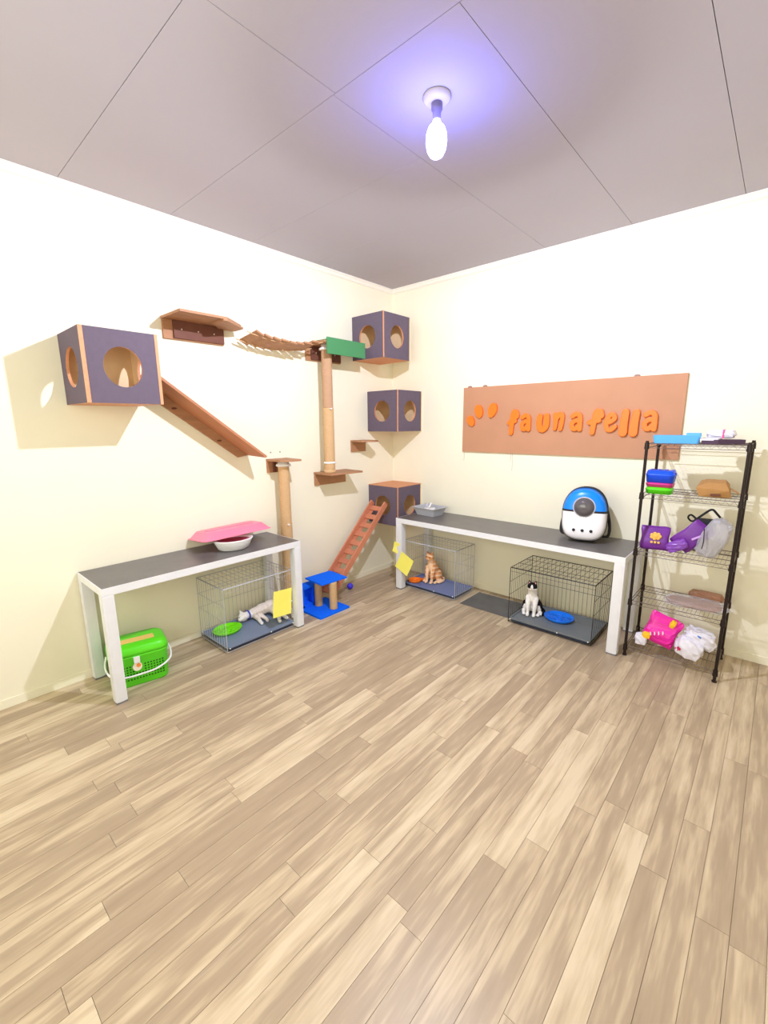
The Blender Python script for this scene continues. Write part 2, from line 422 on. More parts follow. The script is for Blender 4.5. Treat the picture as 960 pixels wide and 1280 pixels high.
# ------------------------------------------------------------------ rope posts
def rope_post(label, x, y, z0, z1, zmid, r=.05, um=None):
    t = thing('scratching_post', label, 'scratching post', (x, y, z0), group='rope wrapped scratching posts')
    h = z1-z0
    def coil(za, zb, rr):
        prof = [(0, za)]; n = int((zb-za)/.012)
        for k in range(n):
            z = za+(zb-za)*k/n; dz = (zb-za)/n
            prof += [(rr-.0022, z), (rr, z+dz*.3), (rr, z+dz*.7)]
        prof += [(rr-.0022, zb), (0, zb)]
        return lathe(new(), prof, 24)
    m = zmid-z0
    link('lower_wrap', coil(.03, m, r), SISAL, t, True)
    link('upper_wrap', coil(m+.0004, h-.045, r-.003), um or SISALG, t, True)
    link('collar', lathe(new(), [(0, 0), (r+.004, 0), (r+.006, .012), (r+.001, .03), (0, .03)], 24), SISAL, t, True)
    link('clamp_ring', lathe(new(), [(r+.001, .085), (r+.006, .087), (r+.006, .1), (r+.001, .102)], 24), PVC, t, True)
    link('pipe_cap', lathe(new(), [(0, h-.0445), (r+.012, h-.044), (r+.014, h-.035), (r+.006, h-.024), (r-.004, h-.02), (r-.004, h), (0, h)], 24), PVC, t, True)
    link('joint_clip', box(new(), r-.004, r+.02, -.008, .008, m-.012, m-.002, .001), PVC, t, rot=(0, 0, -.3))
    return t
rope_post('rope-wrapped post standing between the turf shelf and the shelf below', .15, -1.07, 1.1965, 2.3175, 1.78)
rope_post('long rope-wrapped post from floor to small shelf behind left table', .104, -1.55, 0.0, 1.3345, .80, um=SISAL)

# ------------------------------------------------------------------ hanging slat bridge
br = thing('slat_bridge', 'sagging bridge of small wooden slats strung between two shelves', 'cat bridge', (0, -1.54, 2.25))
def bz(y):
    t = (y+1.88)/.68
    return 2.292-.17*t*(1-t)+.012*t
NS = 8
for k in range(NS):
    y = -1.835+(.60)*(k+.25)/NS
    z = bz(y); sl = (bz(y+.03)-bz(y-.03))/.06
    M = Matrix.Translation((.16, y+1.54, z-2.25)) @ Euler((math.atan(sl)+random.uniform(-.3, -.05), -.13+random.uniform(-.05, .05), random.uniform(-.06, .06))).to_matrix().to_4x4()
    link('slat', box(new(), -.12, .12, -.034, .034, -.007, .007, .003, M=M), PLY if k % 2 else PLYD, br)
for xx, dz in ((.08, -.017), (.24, .014)):
    link('rope', tube(new(), [(xx, y+1.54, bz(y)-2.25+dz-.009) for y in [-1.9+.72*k/16 for k in range(17)]], .004, 6), SISAL, br)

# ------------------------------------------------------------------ ramp from the left cube
rp = thing('cat_ramp', 'long brown plywood ramp sloping down from the large left cube', 'ramp', (0, 0, 0))
A = Vector((0, -2.588, 1.953)); B = Vector((0, -1.83, 1.395))
def ramp_pts(dn, dl=0):
    d = (B-A).normalized(); n = Vector((0, -d.z, d.y)); return d, n
d, n = ramp_pts(0)
bm = new(); loft(bm, [[A+Vector((.001, 0, 0)), A+n*.016+Vector((.001, 0, 0)), B+n*.016+Vector((.001, 0, 0)), B+Vector((.001, 0, 0))],
                      [A+Vector((.25, 0, 0)), A+n*.016+Vector((.25, 0, 0)), B+n*.016+Vector((.25, .02, -.012)), B+Vector((.25, .02, -.012))]])
link('board', bm, mat('ramp_ply', (184, 124, 88), .55, noise=.12, scale=5, stretch=(8, 1, 1), spec=.3), rp)
A2 = A-n*.075; B2 = B-n*.06
bm = new(); loft(bm, [[(.0008, *(A-n*.0005)[1:]), (.0008, *(B-n*.0005)[1:]), (.0008, *(B2-d*.06)[1:]), (.0008, *A2[1:])],
                      [(.02, *(A-n*.0005)[1:]), (.02, *(B-n*.0005)[1:]), (.02, *(B2-d*.06)[1:]), (.02, *A2[1:])]])
link('cleat', bm, PLYD, rp)
for k in (.12, .3, .72):
    c = A+(B-A)*k-n*.04
    link('knot', lathe(new(), [(0, 0), (.013, 0), (.011, .003), (0, .003)], 12, Matrix.Translation((.0202, c.y, c.z)) @ Matrix.Rotation(PI/2, 4, 'Y'), sx=.6, sy=1.6), DARKW_SHADE, rp)

# ------------------------------------------------------------------ ladder into the lowest cube
ld = thing('cat_ladder', 'reddish wooden ladder leaning from the floor into the lowest cube', 'ladder', (.2, -1.235, .0190))
TOP = Vector((0, .80, .80)); dl = TOP.normalized(); nl = Vector((0, -dl.z, dl.y)); LL = TOP.length
LADM = mat('ladder_wood', (200, 128, 98), .5, noise=.12, scale=6, stretch=(9, 1, 1), spec=.35)
for s in (-1, 1):
    x = s*.093
    bm = new(); a = Vector((x, 0, 0)); loft(bm, [[a+Vector((q, 0, 0))+nl*w_+dl*(.012+w_*.98 if w_ else .0) for q, w_ in ((-.009, .0), (.009, .0), (.009, .055), (-.009, .055))],
        [a+Vector((q, 0, 0))+nl*w_+dl*LL for q, w_ in ((-.009, .0), (.009, .0), (.009, .055), (-.009, .055))]])
    link('rail', bm, LADM, ld)
for k in range(10):
    c = dl*(.09+k*.108)+nl*.012
    M = Matrix.Translation(c) @ Matrix.Rotation(math.atan2(dl.z, dl.y), 4, 'X')
    link('rung', box(new(), -.0835, .0835, -.027, .027, -.006, .006, .002, M=M), LADM, ld)
link('backing_strip', box(new(), -.0835, -.04, .06, LL-.06, -.003, .0025, M=Matrix.Translation(nl*.002) @ Matrix.Rotation(math.atan2(dl.z, dl.y), 4, 'X')), LADM, ld)
link('backing_strip', box(new(), .04, .0835, .06, LL-.06, -.003, .0025, M=Matrix.Translation(nl*.002) @ Matrix.Rotation(math.atan2(dl.z, dl.y), 4, 'X')), LADM, ld)

# ------------------------------------------------------------------ sign board
sg = thing('sign_board', 'terracotta wall sign with orange raised letters and three paw toes', 'sign', (.91, 0, 1.365))
link('board', box(new(), 0, 1.79, -.02, -.001, 0, .6, .002), BOARD, sg)
def fuse(name, bm, m, parent, vox, smooth):
    me = bpy.data.meshes.new(name); bm.to_mesh(me); bm.free()
    o = bpy.data.objects.new(name, me); COL.objects.link(o)
    q = o.modifiers.new('r', 'REMESH'); q.mode = 'VOXEL'; q.voxel_size = vox
    q = o.modifiers.new('s', 'SMOOTH'); q.factor = .5; q.iterations = smooth
    dg = bpy.context.evaluated_depsgraph_get(); dg.update()
    me2 = bpy.data.meshes.new_from_object(o.evaluated_get(dg)); me2.name = name
    o.modifiers.clear(); o.data = me2; me2.materials.clear(); me2.materials.append(m)
    for p in me2.polygons: p.use_smooth = True
    o.parent = parent; return o
def stroke(bm, pts, w0=.05, w1=None, d=.022, y=-.0205, n=6):
    """one brush stroke: a swept slab of varying width, rounded ends"""
    c = curve_pts([(p[0], 0, p[1]) for p in pts], n) if len(pts) > 2 else [Vector((p[0], 0, p[1])) for p in pts]
    N = len(c); ws = []
    for i in range(N):
        t = i/(N-1); ww = w0 if w1 is None else w0+(w1-w0)*t; ws.append(ww/2)
    left, right = [], []
    for i in range(N):
        t = (c[min(i+1, N-1)]-c[max(i-1, 0)]).normalized(); nn = Vector((-t.z, 0, t.x))
        left.append(c[i]+nn*ws[i]); right.append(c[i]-nn*ws[i])
    t0 = (c[1]-c[0]).normalized(); t1 = (c[-1]-c[-2]).normalized()
    n0 = Vector((-t0.z, 0, t0.x)); n1 = Vector((-t1.z, 0, t1.x))
    cap1 = [c[-1]+n1*ws[-1]*math.cos(a)+t1*ws[-1]*math.sin(a) for a in (PI/5, 2*PI/5, 3*PI/5, 4*PI/5)]
    cap0 = [c[0]-n0*ws[0]*math.cos(a)-t0*ws[0]*math.sin(a) for a in (PI/5, 2*PI/5, 3*PI/5, 4*PI/5)]
    # strips of quads: front and back faces, and the rim
    rim = left+cap1+right[::-1]+cap0; m = len(rim); K = {}
    F = [bm.verts.new((p.x, y-d, p.z)) for p in rim]; Bk = [bm.verts.new((p.x, y, p.z)) for p in rim]
    nl2 = N; r0 = N+4   # index of right[-1]
    for S_ in (F, Bk):
        for i in range(N-1): bm.faces.new((S_[i], S_[i+1], S_[r0+N-2-i], S_[r0+N-1-i]))
        bm.faces.new([S_[N-1]]+S_[N:N+4]+[S_[N+4]])
        bm.faces.new([S_[r0+N-1]]+S_[r0+N:r0+N+4]+[S_[0]])
    for i in range(m): bm.faces.new((F[i], F[(i+1) % m], Bk[(i+1) % m], Bk[i]))
GLY = {
 'f': [([(.98, .80), (.88, .97), (.62, .93), (.5, .7), (.42, .38), (.36, .04)], .05, .036), ([(.06, .50), (.45, .56), (.86, .58)], .036, .034)],
 'a': [([(.16, .84), (.5, .97), (.8, .84), (.84, .5), (.84, .08)], .044, .044), ([(.8, .56), (.42, .58), (.14, .38), (.24, .12), (.52, .12), (.8, .36)], .042, .042)],
 'u': [([(.2, .9), (.14, .5), (.24, .16), (.52, .07), (.8, .26), (.86, .6), (.84, .93)], .046, .046)],
 'n': [([(.14, .92), (.2, .5), (.14, .08)], .05, .038), ([(.3, .72), (.55, .95), (.84, .88), (.84, .5), (.72, .06)], .046, .04)],
 'e': [([(.2, .5), (.55, .56), (.84, .74), (.66, .95), (.36, .86), (.14, .5), (.26, .14), (.58, .08), (.9, .26)], .042, .042)],
 'l': [([(.7, .95), (.45, .5), (.35, .05)], .046, .058)],
}
for ch, x0, x1, zt, zb in [('f', 1.375, 1.483, 1.75, 1.52), ('a', 1.489, 1.612, 1.72, 1.549), ('u', 1.643, 1.767, 1.717, 1.55), ('n', 1.78, 1.895, 1.727, 1.556),
        ('a', 1.916, 2.041, 1.724, 1.552), ('f', 2.056, 2.181, 1.739, 1.529), ('e', 2.174, 2.294, 1.717, 1.548), ('l', 2.300, 2.362, 1.737, 1.53), ('l', 2.368, 2.436, 1.732, 1.53), ('a', 2.437, 2.563, 1.725, 1.554)]:
    bm = new(); m_ = .018; fat = .84 if ch in 'aen' else 1.06
    for q, (pts, a, b) in enumerate(GLY[ch]):
        stroke(bm, [(x0-.91+m_+(x1-x0-2*m_)*u_, zb-1.365+m_+(zt-zb-2*m_)*v_) for u_, v_ in pts], a*fat, b*fat)
    bmesh.ops.recalc_face_normals(bm, faces=bm.faces)
    fuse('letter', bm, ORANGE, sg, .0024, 2)
for x, z, a, sx, sz in ((1.007, 1.655, .5, .036, .052), (1.09, 1.742, .25, .040, .062), (1.229, 1.748, -.3, .042, .066)):
    pts = [(sx*math.cos(t)*(1+.12*math.sin(t)), sz*math.sin(t)) for t in [2*PI*k/24 for k in range(24)]]
    M = Matrix.Translation((x-.91, -.0425, z-1.365)) @ Matrix.Rotation(-a, 4, 'Y') @ Matrix.Rotation(-PI/2, 4, 'X')
    link('paw_toe', prism(new(), pts, 0, .022, M @ Matrix.Translation((0, 0, 0)) @ Matrix.Diagonal((1, -1, 1, 1))), ORANGE, sg)
for x in (.06, .22, 1.47):
    link('hanger_clip', lathe(new(), [(0, 0), (.022, 0), (.02, .01), (0, .012)], 14, Matrix.Translation((x, -.003, .603)) @ Matrix.Rotation(PI/2, 4, 'X'), sy=.6), mat('clip_bronze', (150, 110, 96), .5), sg)
for x, l in ((.012, .09), (.50, .075), (.52, .16)):
    link('thread', tube(new(), [(x, -.006, 0), (x+.004, -.005, -l*.5), (x, -.004, -l)], .0018, 5), mat('thread_grey', (196, 184, 170), .8), sg)

# ------------------------------------------------------------------ side tables
def side_table(label, loc, L, W, Hh, rot=0, legw=.06, apron=.035):
    """local: long side along x from 0..L, wall side y=0, front y=-W"""
    t = thing('side_table', label, 'table', loc, (0, 0, rot), group='long narrow tables along the walls')
    link('tabletop', box(new(), .006, L-.006, -W+.006, -.002, Hh-.012, Hh), TOPM, t)
    for a in ((0, L, -W, -W+.025), (0, L, -.025, 0)):
        link('frame_rail', box(new(), a[0], a[1], a[2], a[3], Hh-.012-apron, Hh-.0125, .002), ALU, t)
    for a in ((0, .025), (L-.025, L)):
        link('frame_rail', box(new(), a[0], a[1], -W+.0255, -.0255, Hh-.012-apron, Hh-.0125, .002), ALU, t)
    for (x0, x1, y0, y1) in ((0, L, -W, -W+.0055),):
        link('edge_trim', box(new(), x0, x1, y0, y1, Hh-.0123, Hh-.0005), ALU, t)
    link('edge_trim', box(new(), 0, .0055, -W+.006, -.001, Hh-.0123, Hh-.0005), ALU, t)
    link('edge_trim', box(new(), L-.0055, L, -W+.006, -.001, Hh-.0123, Hh-.0005), ALU, t)
    for sx in (0, 1):
        for sy in (0, 1):
            x0 = 0 if sx == 0 else L-legw; y0 = -W if sy == 0 else -legw
            bm = new(); h = Hh-.012-apron-.0005
            wy = legw
            # hollow-looking profile: a tube with a shallow groove down each outer face
            box(bm, x0, x0+legw, y0, y0+wy, .012, h, .003)
            g = .013
            box(bm, x0+g, x0+legw-g, y0-.0015, y0+wy+.0015, .012, h-.003)
            box(bm, x0-.0015, x0+legw+.0015, y0+g, y0+wy-g, .012, h-.003)
            l = link('leg', bm, ALU, t)
            link('foot_cap', box(new(), x0+.001, x0+legw-.001, y0+.001, y0+wy-.001, 0, .0118), mat('foot_grey', (120, 120, 124), .6), l)
    return t
# left: long axis along y. local x -> world y, local y(-W front) -> world +x : rotation +90deg maps x->y, y->-x
side_table('grey-topped silver table against the left wall holding the pink tray', (.012, -3.09, 0), 1.40, .462, .73, rot=PI/2, legw=.062)
side_table('longer grey-topped silver table under the orange lettered sign', (.50, -.012, 0), 2.045, .53, .73, rot=0, legw=.068)

# ------------------------------------------------------------------ wire crates
def crate(label, loc, L, W, Hh, wm, tm, rot=0, rim=RIM, dv=.034, r=.0014):
    """local: x 0..L along wall, y 0 (wall) .. -W (front); front left open"""
    t = thing('wire_crate', label, 'pet crate', loc, (0, 0, rot), group='open fronted wire pet crates')
    z0 = .012
    bm = new()
    loft(bm, [[(x+L/2, y-W/2, z) for x, y in rrect(L*sx, W*sx, .02)] for z, sx in ((z0, .95), (z0+.022, .985))], mi=0)
    lo = link('tray_base', bm, rim, t)
    bm = new(); o = rrect(L*.985, W*.985, .02); i = rrect(L*.94, W*.93, .018)
    loft(bm, [[(x+L/2, y-W/2, z0+.0225) for x, y in o], [(x+L/2, y-W/2, z0+.035) for x, y in o], [(x+L/2, y-W/2, z0+.035) for x, y in i], [(x+L/2, y-W/2, z0+.027) for x, y in i]], cap0=True, cap1=True)
    link('tray', bm, tm, t)
    def panel(P0, U, V, nu, levels, nm='wire_panel'):
        bm = new(); P0 = Vector(P0); U = Vector(U); V = Vector(V)
        for k in range(nu+1):
            a = P0+U*k/nu; tube(bm, [a, a+V], r if 0 < k < nu else r*1.7, 5)
        for lv in levels:
            a = P0+V*lv; tube(bm, [a, a+U], r*(1.7 if lv in (0, 1) else 1.2), 5)
        return link(nm, bm, wm, t)
    h = Hh-z0; nl_ = int(L/dv); nw = int(W/dv)
    lv = (0, .07, .5, .74, 1)
    panel((0, 0, z0), (L, 0, 0), (0, 0, h), nl_, lv)
    panel((0, -.003, z0), (0, -W+.006, 0), (0, 0, h), nw, lv)
    panel((L, -.003, z0), (0, -W+.006, 0), (0, 0, h), nw, lv)
    panel((.003, -.003, Hh+.003), (L-.006, 0, 0), (0, -W+.006, 0), int(L/(dv*1.3)), (0, .33, .66, 1), 'wire_roof')
    bm = new()
    tube(bm, [(0, -W, z0), (L, -W, z0)], r*1.7, 6); tube(bm, [(0, -W, z0), (0, -W, Hh)], r*1.7, 6); tube(bm, [(L, -W, z0), (L, -W, Hh)], r*1.7, 6)
    tube(bm, [(0, -W, Hh), (L, -W, Hh)], r*1.7, 6); tube(bm, [(0, -W, Hh-.03), (L, -W, Hh-.03)], r*.8, 6)
    link('front_frame', bm, wm, t)
    for x in (.02, L*.62, L-.02):
        link('latch', sphere(new(), (x, -W-.003, z0+.026), .005, seg=8), WHITEP, t)
    return t
crate('silver wire crate with grey-blue tray under the left table', (.022, -2.345, 0), .60, .40, .49, WIRE_L, TRAY, rot=PI/2)
crate('silver wire crate with slate tray in the corner under the longer table', (.51, -.10, 0), .62, .34, .48, WIRE_L, TRAY_B)
crate('dark wire crate with grey tray at right end under the longer table', (1.715, -.10, 0), .655, .43, .48, WIRE_D, TRAY_D)
# rubber mat
bm = new(); prism(bm, [(1.20, -.455), (1.20, -.10), (1.70, -.09), (1.70, -.455)], 0.0002, .005)
tag(link('floor_mat', bm, MATG), 'thin dark grey mat lying on the floor between the two crates', 'mat')

# yellow cards
def card(label, M, w_, h_, grp):
    bm = new(); n = 6
    for i in range(n):
        pass
    loops = []
    for k in range(n+1):
        v = -h_/2+h_*k/n; c = .004*math.cos(3*v/h_)
        loops.append([M @ Vector((-w_/2, c, v)), M @ Vector((w_/2, c+.003, v)), M @ Vector((w_/2, c+.0042, v)), M @ Vector((-w_/2, c+.0012, v))])
    loft(bm, loops)
    tag(link('yellow_card', bm, YEL), label, 'card', grp)
G = 'yellow cards clipped to the crates'
card('yellow card on the front of the crate under the left table', Matrix.Translation((.433, -1.858, .245)) @ Matrix.Rotation(PI/2, 4, 'Z') @ Matrix.Rotation(.08, 4, 'Y'), .175, .215, G)
card('big tilted yellow card on the table leg nearest the corner', Matrix.Translation((.615, -.555, .285)) @ Matrix.Rotation(.46, 4, 'Y'), .165, .19, G)
card('small yellow card above the big tilted card on the same leg', Matrix.Translation((.505, -.549, .43)) @ Matrix.Rotation(.25, 4, 'Y'), .07, .11, G)

# ------------------------------------------------------------------ dishes
def dish(name, label, loc, r, m, sx=1, sy=1, rot=(0, 0, 0), handle=False):
    t = thing(name, label, 'pet dish', loc, rot, 'coloured dishes in the crates')
    link('dish_body', lathe(new(), [(0, 0), (r*.78, 0), (r*.9, .01), (r, .026), (r*1.0, .03), (r*.93, .029), (r*.84, .012), (0, .008)], 40, sx=sx, sy=sy), m, t, True)
    bm = new()
    for rr in (.25, .5, .72):
        for k in range(3):
            a0 = k*2*PI/3+rr*5
            tube(bm, [(r*rr*math.cos(a0+a)*sx, r*rr*math.sin(a0+a)*sy, .012) for a in [1.5*j/8 for j in range(9)]], .005, 6)
    link('ridges', bm, m, t, True)
    if handle:
        link('handle', prism(new(), [(r*.85, -.03), (r*1.5, -.012), (r*1.6, 0), (r*1.5, .012), (r*.85, .03)], .02, .028), m, t)
    return t
dish('pet_dish', 'lime green oval dish on the tray under the left table', (.165, -2.20, .041), .10, LIMED, sx=.92, sy=1.15)
dish('pet_dish', 'orange dish with pointed handle beside the ginger cat', (.60, -.355, .041), .064, ORP, sx=1.1, sy=.9, rot=(0, 0, .9), handle=True)
dish('pet_dish', 'bright blue round dish in front of the black and white cat', (2.045, -.29, .041), .112, BLUEP, sx=1.05, sy=.95)

# ------------------------------------------------------------------ cats
def body(name, parts, mats, painter, parent, vox=.0042, smooth=5):
    """union of tapered limbs and ellipsoids fused by a voxel remesh into one continuous skin"""
    bm = new()
    for p in parts:
        if p[0] == 's': sphere(bm, p[1], p[2], p[3] if len(p) > 3 else (1, 1, 1), 20)
        else:
            pts, rs = p[1], p[2]; C = curve_pts(pts, 5); n = len(C)
            R_ = []
            for i in range(n):
                u_ = i/(n-1)*(len(rs)-1); j = min(int(u_), len(rs)-2); R_.append(rs[j]+(rs[j+1]-rs[j])*(u_-j))
            tube(bm, C, R_, 12); sphere(bm, C[0], R_[0], seg=12); sphere(bm, C[-1], R_[-1], seg=12)
    me = bpy.data.meshes.new(name); bm.to_mesh(me); bm.free()
    o = bpy.data.objects.new(name, me); COL.objects.link(o)
    m = o.modifiers.new('r', 'REMESH'); m.mode = 'VOXEL'; m.voxel_size = vox
    m = o.modifiers.new('s', 'SMOOTH'); m.factor = .5; m.iterations = smooth
    dg = bpy.context.evaluated_depsgraph_get(); dg.update()
    me2 = bpy.data.meshes.new_from_object(o.evaluated_get(dg)); me2.name = name
    o.modifiers.clear(); o.data = me2
    for mm in mats: me2.materials.append(mm)
    for p in me2.polygons:
        p.use_smooth = True; p.material_index = painter(p.center)
    o.parent = parent; return o
def fur(n, c): return mat(n, c, .9, noise=.12, scale=55, bump=.35, spec=.12)
FW, FB, FO, FOL, FC = fur('fur_white', (240, 236, 232)), fur('fur_black', (34, 30, 34)), fur('fur_ginger', (226, 160, 108)), fur('fur_cream_ginger', (246, 206, 168)), fur('fur_cream', (232, 220, 212))
EYE = mat('eye_dark', (30, 34, 24), .1); NOSE = mat('nose_pink', (214, 140, 136), .5); EARP = mat('ear_pink', (226, 168, 160), .8)
def sitting_cat(label, loc, rz, mats, painter, scale=1.0, earm=None, head_turn=0.0, head_down=0.0, eye=EYE):
    t = thing('cat', label, 'cat', loc, (0, 0, rz)); t.scale = (scale,)*3
    parts = [('s', (0, .055, .075), .078, (.92, 1.05, .95)), ('s', (0, .02, .13), .062, (.9, .95, 1.2)), ('s', (0, -.018, .175), .05, (.92, .9, 1.25)),
             ('t', [(0, -.01, .2), (0, -.03, .235), (0, -.045, .265)], [.045, .036, .034]),
             ('s', (0, -.056, .278), .042, (1.02, 1.0, .92)), ('s', (0, -.088, .266), .02, (1.15, .9, .8)), ('s', (.022, -.065, .264), .02), ('s', (-.022, -.065, .264), .02)]
    for s in (-1, 1):
        parts += [('t', [(s*.03, -.03, .16), (s*.031, -.055, .1), (s*.028, -.06, .05), (s*.027, -.064, .018)], [.03, .02, .0155, .014]),
                  ('s', (s*.027, -.078, .0145), .0165, (.95, 1.5, .8)),
                  ('s', (s*.058, .035, .062), .05, (.62, 1.15, 1.05)),
                  ('t', [(s*.068, .03, .03), (s*.07, -.01, .018), (s*.062, -.04, .015)], [.024, .017, .015]),
                  ('s', (s*.061, -.052, .013), .016, (1, 1.4, .75)),
                  ('t', [(s*.022, -.05, .303), (s*.027, -.052, .32), (s*.03, -.054, .335)], [.0165, .0105, .003])]
    parts.append(('t', [(0, .12, .03), (.05, .13, .018), (.095, .08, .015), (.103, .02, .014), (.092, -.03, .013)], [.018, .016, .015, .014, .009]))
    b = body('cat_body', parts, mats, painter, t)
    for s in (-1, 1):
        link('eye', sphere(new(), (s*.0165, -.0915, .2845), .0058, (1, .6, 1), 10), eye, t, True)
        link('inner_ear', prism(new(), [(-.008, 0), (.008, 0), (.001, .02)], 0, .002, Matrix.Translation((s*.0255, -.0625, .308)) @ Matrix.Rotation(PI/2-.12, 4, 'X')), EARP, t)
    link('nose', sphere(new(), (0, -.1045, .27), .0048, (1.2, .7, .8), 8), NOSE, t, True)
    bm = new(); tube(bm, curve_pts([(-.009, -.1035, .259), (-.004, -.106, .257), (0, -.1065, .2605), (.004, -.106, .257), (.009, -.1035, .259)], 3), .0011, 5)
    link('mouth', bm, mat('mouth_line', (90, 60, 60), .7), t)
    return t
def paint_bw(c):
    x, y, z = c
    if z > .245:   # head: black cap and ears, white blaze and muzzle
        if z > .272 and not (abs(x) < .006+(.30-z)*.25 and y < -.07 and z < .305): return 1
        return 0
    if y < -.018 and z > .03: return 0
    if z < .06 and abs(x) < .09 and y < -.0: return 0
    if x > .085: return 1
    return 1 if y > -.012 else 0
def paint_ginger(c):
    x, y, z = c
    s = math.sin(z*150+math.sin(x*60)*.8+y*30)
    if z < .24 and y < -.045 and abs(x) < .03: return 1
    if z < .03: return 1
    return 0 if s > -.45 else 1
sitting_cat('black and white cat sitting upright in the dark wire crate', (1.825, -.32, .0405), .28, [FW, FB], paint_bw, .93)
sitting_cat('ginger cat sitting upright in the corner crate', (.725, -.235, .0405), .15, [FO, FOL], paint_ginger, 1.0)
# lying cat
lc = thing('cat', 'cream cat with blue collar lying on its side under the left table', 'cat', (.17, -1.825, .0405), (0, 0, 0))
parts = [('s', (-.06, .06, .055), .062, (1.0, 1.3, .9)), ('s', (-.07, -.01, .052), .055, (1, 1.4, .9)), ('s', (-.07, -.085, .045), .048, (1, 1.2, .9)),
         ('t', [(-.07, -.12, .045), (-.075, -.155, .045), (-.07, -.175, .045)], [.036, .031, .031]), ('s', (-.07, -.198, .042), .04, (.95, 1, .92)), ('s', (-.058, -.232, .034), .019, (1.1, 1, .8)),
         ('t', [(-.04, -.1, .03), (.02, -.11, .02), (.075, -.125, .014), (.095, -.13, .014)], [.028, .018, .014, .0145]),
         ('t', [(-.045, -.07, .04), (.01, -.065, .025), (.06, -.06, .014), (.085, -.07, .014)], [.026, .018, .014, .0145]),
         ('t', [(-.03, .07, .05), (.04, .04, .045), (.10, .03, .022), (.15, .0, .014), (.175, -.01, .014)], [.05, .034, .019, .014, .0155]),
         ('t', [(-.03, .09, .03), (.05, .09, .02), (.12, .07, .015), (.165, .065, .014)], [.042, .028, .016, .0155]),
         ('t', [(-.05, .14, .03), (.01, .19, .02), (.09, .17, .014), (.16, .13, .013), (.19, .11, .012)], [.02, .016, .014, .013, .009]),
         ('t', [(-.092, -.2, .068), (-.1, -.203, .083), (-.106, -.204, .096)], [.0155, .0095, .003]), ('t', [(-.106, -.19, .045), (-.122, -.187, .052), (-.134, -.184, .056)], [.0155, .0095, .003])]
body('cat_body', parts, [FC, FW], lambda c: 1 if (c[0] > .06 or c[1] < -.13) else 0, lc)
link('collar', lathe(new(), [(.036, -.006), (.0385, -.006), (.0385, .006), (.036, .006), (.036, -.006)], 24, Matrix.Translation((-.0735, -.152, .045)) @ Matrix.Rotation(PI/2, 4, 'X')), mat('collar_blue', (60, 70, 190), .5), lc, True)
for p in ((-.062, -.237, .052), (-.078, -.236, .04)): link('eye', sphere(new(), p, .005, (1, .6, 1), 8), EYE, lc, True)
link('nose', sphere(new(), (-.056, -.2505, .037), .0045, seg=8), NOSE, lc, True)

# ------------------------------------------------------------------ green pet carrier basket
pc = thing('pet_carrier', 'lime green lidded basket carrier with white handle behind the table leg', 'pet carrier', (.235, -2.872, 0), (0, 0, -.22))
Wc, Lc, Hc = .26, .345, .27
def rr3(w_, l_, r_, z): return [(x, y, z) for x, y in rrect(w_, l_, r_, 6)]
bm = new(); loft(bm, [rr3(Wc*.86, Lc*.9, .05, 0), rr3(Wc*.9, Lc*.93, .055, .012), rr3(Wc*.97, Lc*.985, .06, Hc*.72), rr3(Wc, Lc, .06, Hc*.74), rr3(Wc, Lc, .06, Hc*.78)])
link('basket_body', bm, LIME, pc, True)
bm = new(); loft(bm, [rr3(Wc*1.01, Lc*1.01, .06, Hc*.785), rr3(Wc*1.0, Lc*1.0, .06, Hc*.86), rr3(Wc*.94, Lc*.95, .055, Hc*.95), rr3(Wc*.8, Lc*.86, .05, Hc*1.0), rr3(Wc*.5, Lc*.7, .03, Hc*1.005)])
link('lid', bm, LIME, pc, True)
link('lid_label', box(new(), -.01, .055, -.12, .1, Hc*1.003+.001, Hc*1.003+.003), mat('peach_label', (236, 200, 110), .6), pc)
bm = new()
for row in range(6):
    for k in range(16):
        if 6 <= k <= 8 and row > 2: continue
        y = -.128+k*.017; z = .05+row*.018
        xx = Wc*(.90+.07*z/(Hc*.72))/2
        box(bm, xx-.002, xx+.0012, y-.0045, y+.0045, z-.004, z+.004)
for row in range(6):
    for k in range(8):
        x = -.065+k*.018; z = .05+row*.018; yy = -Lc*(.93+.055*z/(Hc*.72))/2
        box(bm, x-.0045, x+.0045, yy-.0012, yy+.002, z-.004, z+.004)
stuff(link('vent_holes', bm, HOLE, pc))
hp = [(.0, -Lc/2-.006, Hc*.68), (.05, -Lc/2-.016, Hc*.5), (.11, -Lc/2+.01, Hc*.36), (.148, -Lc/2+.08, Hc*.33), (.152, 0, Hc*.33), (.148, Lc/2-.08, Hc*.36), (.11, Lc/2-.004, Hc*.44), (.05, Lc/2+.016, Hc*.55), (.0, Lc/2+.006, Hc*.68)]
link('handle', tube(new(), curve_pts(hp, 5), .006, 8), WHITEP, pc, True)
for s in (-1, 1): link('handle_pivot', sphere(new(), (0, s*(Lc/2+.004), Hc*.68), .012, (1, .6, 1), 10), WHITEP, pc, True)
st = link('sticker', lathe(new(), [(0, 0), (.027, 0), (.027, .0015), (0, .0015)], 20, Matrix.Translation((Wc/2-.0015, -.02, .135)) @ Matrix.Rotation(PI/2, 4, 'Y'), sy=1, sx=1.1), mat('sticker_white', (250, 240, 220), .4), pc)
link('sticker_print', lathe(new(), [(0, 0), (.013, 0), (.013, .001), (0, .001)], 12, Matrix.Translation((Wc/2+.0005, -.012, .142)) @ Matrix.Rotation(PI/2, 4, 'Y')), mat('sticker_orange', (255, 150, 70), .4), st)
link('latch', box(new(), Wc/2-.002, Wc/2+.012, -.038, -.002, .165, .205, .003), WHITEP, pc)

